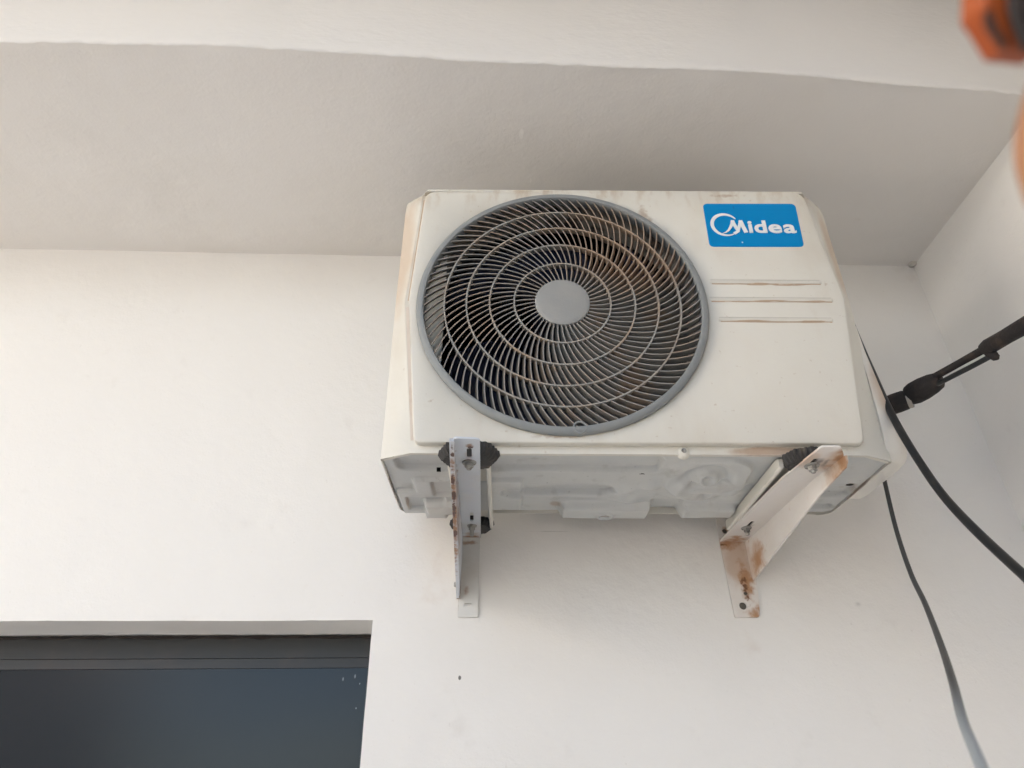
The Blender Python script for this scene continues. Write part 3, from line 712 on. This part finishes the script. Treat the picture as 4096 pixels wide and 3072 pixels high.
# ------------------------------------------------------------------ wall brackets
def zarm(x, y): return -.0291-.0169*(x+.2816)+.0545*(y+.5365)
def bracket(loc, label, mt, arm, slots, leg, leg_holes, gx, gpoly, gtop_right, bolts, leg_mt=None):
    b = empty('wall_bracket', loc, label, 'bracket', 'brackets under the outdoor unit')
    L_ = Vector(loc)
    g = MB(); plate(g, arm, slots, lambda x, y: (x, y, zarm(x, y)), (0, 0, 1), .003); g.build('arm', mt, b, off=L_, smooth=30)
    g = MB(); plate(g, leg, leg_holes, lambda x, z: (x, WY-.0042, z), (0, 1, 0), .0035); lg = g.build('wall_leg', leg_mt or mt, b, off=L_, smooth=30)
    # gusset follows the arm edge: x interpolated along y
    g = MB(); plate(g, gpoly, [], lambda y, z: (gx(y, z), y, z), (1 if gtop_right else -1, 0, 0), .003 if gtop_right else .0062); g.build('gusset', mt, b, off=L_, smooth=30)
    for (x, y, nutz, big) in bolts:
        z = zarm(x, y); g = MB()
        g.lathe([(.0001,-.0018),(.0098*big,-.0018),(.0105*big,-.0008),(.0105*big,.0)], (x, y, z-.0003), 'Z', 20)
        g.lathe([(.0001,-.0085),(.0058*big,-.0085),(.0066*big,-.0075),(.0066*big,-.0018)], (x, y, z-.0003), 'Z', 6)
        g.lathe([(.0001,-nutz),(.0032,-nutz),(.0038,-nutz+.001),(.0038,.012)], (x, y, z), 'Z', 10)
        g.build('bolt', m_bolt, b, off=L_, smooth=30)
    return b
def ragged(poly, amp, step=.006, seed=0):
    out = []; m = len(poly)
    for i in range(m):
        a = Vector(poly[i]); c = Vector(poly[(i+1) % m]); d = (c-a).length; k = max(1, int(d/step))
        nn_ = Vector((-(c-a).y, (c-a).x)).normalized() if d > 0 else Vector((0, 0))
        for j in range(k):
            p = a+(c-a)*j/k; 
            if j: p += nn_*amp*mnoise.noise(Vector((p.x*160+seed, p.y*160, seed)))
            out.append(tuple(p))
    return out
armL = round_poly([(-.2755,WY-.003),(-.2775,-.35),(-.2822,-.5445),(-.2455,-.5420),(-.2433,-.35),(-.2416,WY-.003)], [0,0,.008,.008,0,0])
gL = ragged([(WY-.004,-.0085),(-.30,zarm(-.277,-.30)+.001),(-.540,zarm(-.28,-.54)+.002),(-.5435,-.034),(-.530,-.0385),(-.155,-.112),(-.125,-.121),(WY-.004,-.121)], .0011, .007, 3)
bL = bracket((-.262, WY, -.08), 'narrow bracket left of the pair with bluish white arm seen from below and rust-chipped edge', m_brL,
    armL, [slot(-.2603,-.4965,.0070,.030), slot(-.2580,-.2245,.0062,.046)],
    round_poly([(-.2775,.012),(-.2800,-.084),(-.2813,-.153),(-.2451,-.153),(-.2430,-.016),(-.2425,.012)], [0,0,.003,.003,0,0]),
    [slot(-.2636,-.1315,.013,.0062)], lambda y, z: -.2755-(y-WY)*.0155*-1*0-(.0050*min(1, max(0, (WY-y)/.4)))-(.0 if z > -.05 else (-.05-z)*.03), gL, False,
    [(-.2606,-.4640,.012,1.0), (-.2578,-.1790,.020,.85)], m_legL)
armR = round_poly([(.2120,WY-.003),(.2100,-.25),(.2120,-.43),(.2235,-.5425),(.2500,-.5440),(.2685,-.513),(.2635,-.43),(.2605,-.25),(.2600,WY-.003)], [0,0,0,.004,.006,.01,0,0,0])
gR = ragged([(WY-.004,-.0135),(-.30,zarm(.26,-.30)+.001),(-.490,zarm(.262,-.49)+.002),(-.518,zarm(.262,-.518)-.0005),(-.517,-.046),(-.509,-.0530),(-.14,-.0865),(-.118,-.0880),(WY-.004,-.0880)], .0007, .007, 8)
bR = bracket((.238, WY, -.06), 'wide triangular bracket with orange rust on its tip and wall leg, under the badge side', m_brR,
    armR, [slot(.2325,-.490,.0070,.026), slot(.2345,-.215,.007,.03)],
    round_poly([(.2120,.036),(.2117,-.02),(.2149,-.1556),(.2590,-.1545),(.2618,-.149),(.2685,-.0845),(.2680,.0),(.2640,.036)], [0,0,.005,.003,.003,0,0,0]),
    [circ(.2335,-.1345,.0068), circ(.2252,.0075,.0050), circ(.2425,-.112,.0038)], lambda y, z: .2600+(.0065*max(0, (-.43-y)/.08) if y < -.43 else 0), gR, True,
    [(.2355,-.4800,.012,1.05), (.2340,-.1950,.014,.9)])
for hx, hz, hr in ((.2335,-.1345,.0066),(.2252,.0075,.0048),(.2425,-.112,.0036)):  # dark discs on the wall paint in the shade inside the leg holes
    g = MB(); g.lathe([(.0001,0),(hr,0),(hr,.0012)], (hx, WY-.0012, hz), 'Y', 20); g.build('hole_shade_disc', m_hole_shade, bR, off=Vector((.238, WY, -.06)), smooth=30)
# small weld bolt heads on the left gusset
for yy, zz in ((-.118,-.0285),(-.128,-.101)):
    g = MB(); g.lathe([(.0001,-.005),(.0035,-.005),(.0048,-.003),(.0048,.0)], (0, 0, 0), 'Z', 10)
    g.v = [(-.2835+z, yy+y, zz+x) for x, y, z in g.v]; g.build('bolt', m_bolt, bL, off=Vector((-.262, WY, -.08)))

# rubber mounts between bracket arms and feet
def rubber(cx_, cy_, r, label, teeth=26):
    p = Vector((cx_, cy_, -.0173)); o_loc = UM @ p
    prof = []
    for i in range(teeth*4):
        t = 2*pi*i/(teeth*4); oc = r*cos(pi/8)/cos((t % (pi/4))-pi/8)*1.04
        k = (i % 4) in (0, 1); prof.append((t, oc*(1.0 if k else .945)))
    g = MB(); n_ = len(prof)
    for z, f_ in ((.0165, .80), (.0165, 1.0), (.0085, 1.03), (.0, .90), (-.0015, .80)):
        g.v += [(rr*f_*cos(t), rr*f_*sin(t)*.95, z) for t, rr in prof]
    g.f = [(a*n_+k, a*n_+(k+1) % n_, (a+1)*n_+(k+1) % n_, (a+1)*n_+k) for a in range(4) for k in range(n_)]+[tuple(range(n_)), tuple(4*n_+k for k in range(n_))]
    o = g.build('rubber_mount', m_rubber, None, smooth=25); o.location = o_loc; o.rotation_euler = UM3.to_euler()
    tag(o, label, 'rubber mount', 'rubber mounts under the outdoor unit')
rubber(-.2500, -.4870, .0425, 'black ribbed rubber mount flaring out both sides of the left bracket tip')
rubber(-.2590, -.1750, .0385, 'black ribbed rubber mount at the wall end of the left bracket')
rubber(.2450, -.4780, .0330, 'black ribbed rubber mount beside the rusty tip of the right bracket')
rubber(.2430, -.1800, .0300, 'dark rubber mount at the wall end of the right bracket')

# ------------------------------------------------------------------ pipe and cables
def toward(pts, k): return [tuple(CAMP+(Vector(p)-CAMP)*kk) for p, kk in zip(pts, k)]
P = [(.441,-.3662,.3122),(.4368,-.3791,.2382),(.4251,-.4029,.1732),(.4158,-.4237,.1088),(.4055,-.4507,.0405),(.3908,-.4919,-.0379),(.3686,-.5463,-.1123),(.3493,-.6072,-.1838),(.3332,-.6734,-.2582),(.3118,-.7423,-.3268)]
P = toward(P, [1.02, 1.0, .985, .970, .968, .985, 1, 1, 1, 1])
P.append((.30,-.85,-.46)); P.append((.30,-.95,-.75)); P.append((.31,-1.0,-1.3))
g = MB(); g.tube(smooth_path(P, 8), .0056, 16); o = g.build('power_cable', m_cable, None, off=Vector(P[0])); o.location = P[0]
tag(o, 'thick black cable curving down from behind the unit to the right edge', 'cable')
P = [(.424,-.3489,.0481),(.4148,-.3578,.013),(.388,-.3887,-.094),(.3477,-.4544,-.1846),(.2953,-.5474,-.2522),(.2184,-.6733,-.3278),(.1400,-.7963,-.3844),(.0723,-.9001,-.4267),(.0108,-1.0004,-.4619),(-.030,-1.066,-.492),(-.09,-1.17,-.58),(-.10,-1.20,-.8)]
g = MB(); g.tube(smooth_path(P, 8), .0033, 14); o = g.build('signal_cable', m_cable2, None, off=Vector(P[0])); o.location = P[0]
tag(o, 'thin grey cable hanging from under the valve cover and turning pale near the bottom', 'cable')
pl_ = Vector((.4571,-.3792,.1229))
pipe = empty('insulated_pipe', pl_, 'black foam insulated refrigerant pipe running from the unit towards the right wall', 'pipe')
a, b = Vector((.405,-.362,.118)), Vector((.4657,-.4124,.1226))
def rough_tube(mb, a, b, prof, n_=22, seed=0, amp=.0012):
    d = b-a; pts = [a+d*t for t, _ in prof]; mb.tube(pts, [r for _, r in prof], n_)
g = MB(); rough_tube(g, a, b, [(0,.0155),(.5,.0165),(.75,.017),(.92,.0165),(1,.0135)]); g.build('foam_sleeve', m_foam, pipe, off=pl_, smooth=60)
g = MB(); a2, b2 = Vector((.4657,-.4143,.1262)), Vector((.4862,-.4660,.1240))
rough_tube(g, a2, b2, [(-.04,.011),(.05,.0165),(.2,.0185),(.5,.0185),(.8,.0165),(1,.0135),(1.08,.009)]); g.build('foam_sleeve', m_foam, pipe, off=pl_, smooth=60)
g = MB(); rough_tube(g, Vector((.4630,-.4118,.1232)), Vector((.4680,-.4160,.1225)), [(0,.0168),(.5,.0172),(1,.0166)]); g.build('tape', m_tape, pipe, off=pl_, smooth=60)
g = MB(); rough_tube(g, Vector((.4780,-.4590,.1302)), Vector((.5115,-.5718,.1212)), [(0,.0070),(.1,.0058),(.5,.0056),(.8,.0060),(1,.0075)]); g.build('gas_pipe', m_foam, pipe, off=pl_, smooth=60)
g = MB(); g.tube(smooth_path([(.4798,-.4640,.1165),(.4900,-.5000,.1125),(.5000,-.5330,.1090),(.5110,-.5680,.1065)], 5), .0040, 12); g.build('drain_wire', m_cable, pipe, off=pl_, smooth=60)
g = MB(); g.tube([(.5035,-.556,.1215),(.5055,-.566,.1195),(.5068,-.60,.1125),(.5078,-.6348,.1052),(.5096,-.6784,.0963),(.52,-.80,.07)], [.0085,.0118,.0112,.0118,.0122,.013], 18)
g.tube([(.5068,-.560,.113),(.5085,-.5665,.100),(.5087,-.5690,.0955)], [.007,.0062,.0018], 8); g.build('tape_wrap', m_foam, pipe, off=pl_, smooth=50)

# ------------------------------------------------------------------ orange clip close to the lens
oc = CAMP+F*.1335+R*.0925+U*.0665
clip = empty('strap_clip', oc, 'blurred orange and dark brown plastic clip hanging at the top right corner', 'clip')
def P3(r, u, f): return oc+R*r+U*u+F*f
def prism(name, poly, f0, f1, mt, par=clip, bev=.0008):
    kf = f0/.1335; g = MB(); q = len(poly); c = Vector((sum(p[0] for p in poly)/q, sum(p[1] for p in poly)/q))
    ins = [tuple(c+(Vector(p)-c)*.86) for p in poly]
    for f_, pp in ((f0, ins), (f0+bev, poly), (f1-bev, poly), (f1, ins)): g.v += [tuple(P3(p[0]+kf*(p[0]+.0925), p[1]+kf*(p[1]+.0665), f_)) for p in pp]
    g.f = [(a*q+k, a*q+(k+1) % q, (a+1)*q+(k+1) % q, (a+1)*q+k) for a in range(3) for k in range(q)]+[tuple(range(q)), tuple(3*q+k for k in range(q))]
    return g.build(name, mt, par, off=oc, smooth=30)
CLIPK = .1335/1555.0
def px(u, v):       # small offsets in metres in the clip's own plane
    return ((u+30-1106)*CLIPK-.0925, -(v-8-829.5)*CLIPK-.0665)
prism('clip_body', [px(*p) for p in [(2095,-60),(2092,22),(2108,42),(2148,108),(2230,116),(2240,-60)]], -.003, .004, m_orange)
prism('clip_side', [px(*p) for p in [(2152,-60),(2150,20),(2160,60),(2186,116),(2300,136),(2310,-60)]], -.0045, -.0032, m_black)
prism('clip_latch', [px(*p) for p in [(2100,30),(2113,28),(2122,60),(2150,106),(2138,112),(2104,62)]], -.0042, -.0032, m_black)
g = MB(); q = [px(*p) for p in [(2284,100),(2246,170),(2222,240),(2210,310),(2216,370),(2238,440)]]
g.tube(smooth_path([tuple(P3(a, b, .002)) for a, b in q], 6), .0024, 14); g.build('strap', m_peach, clip, off=oc)
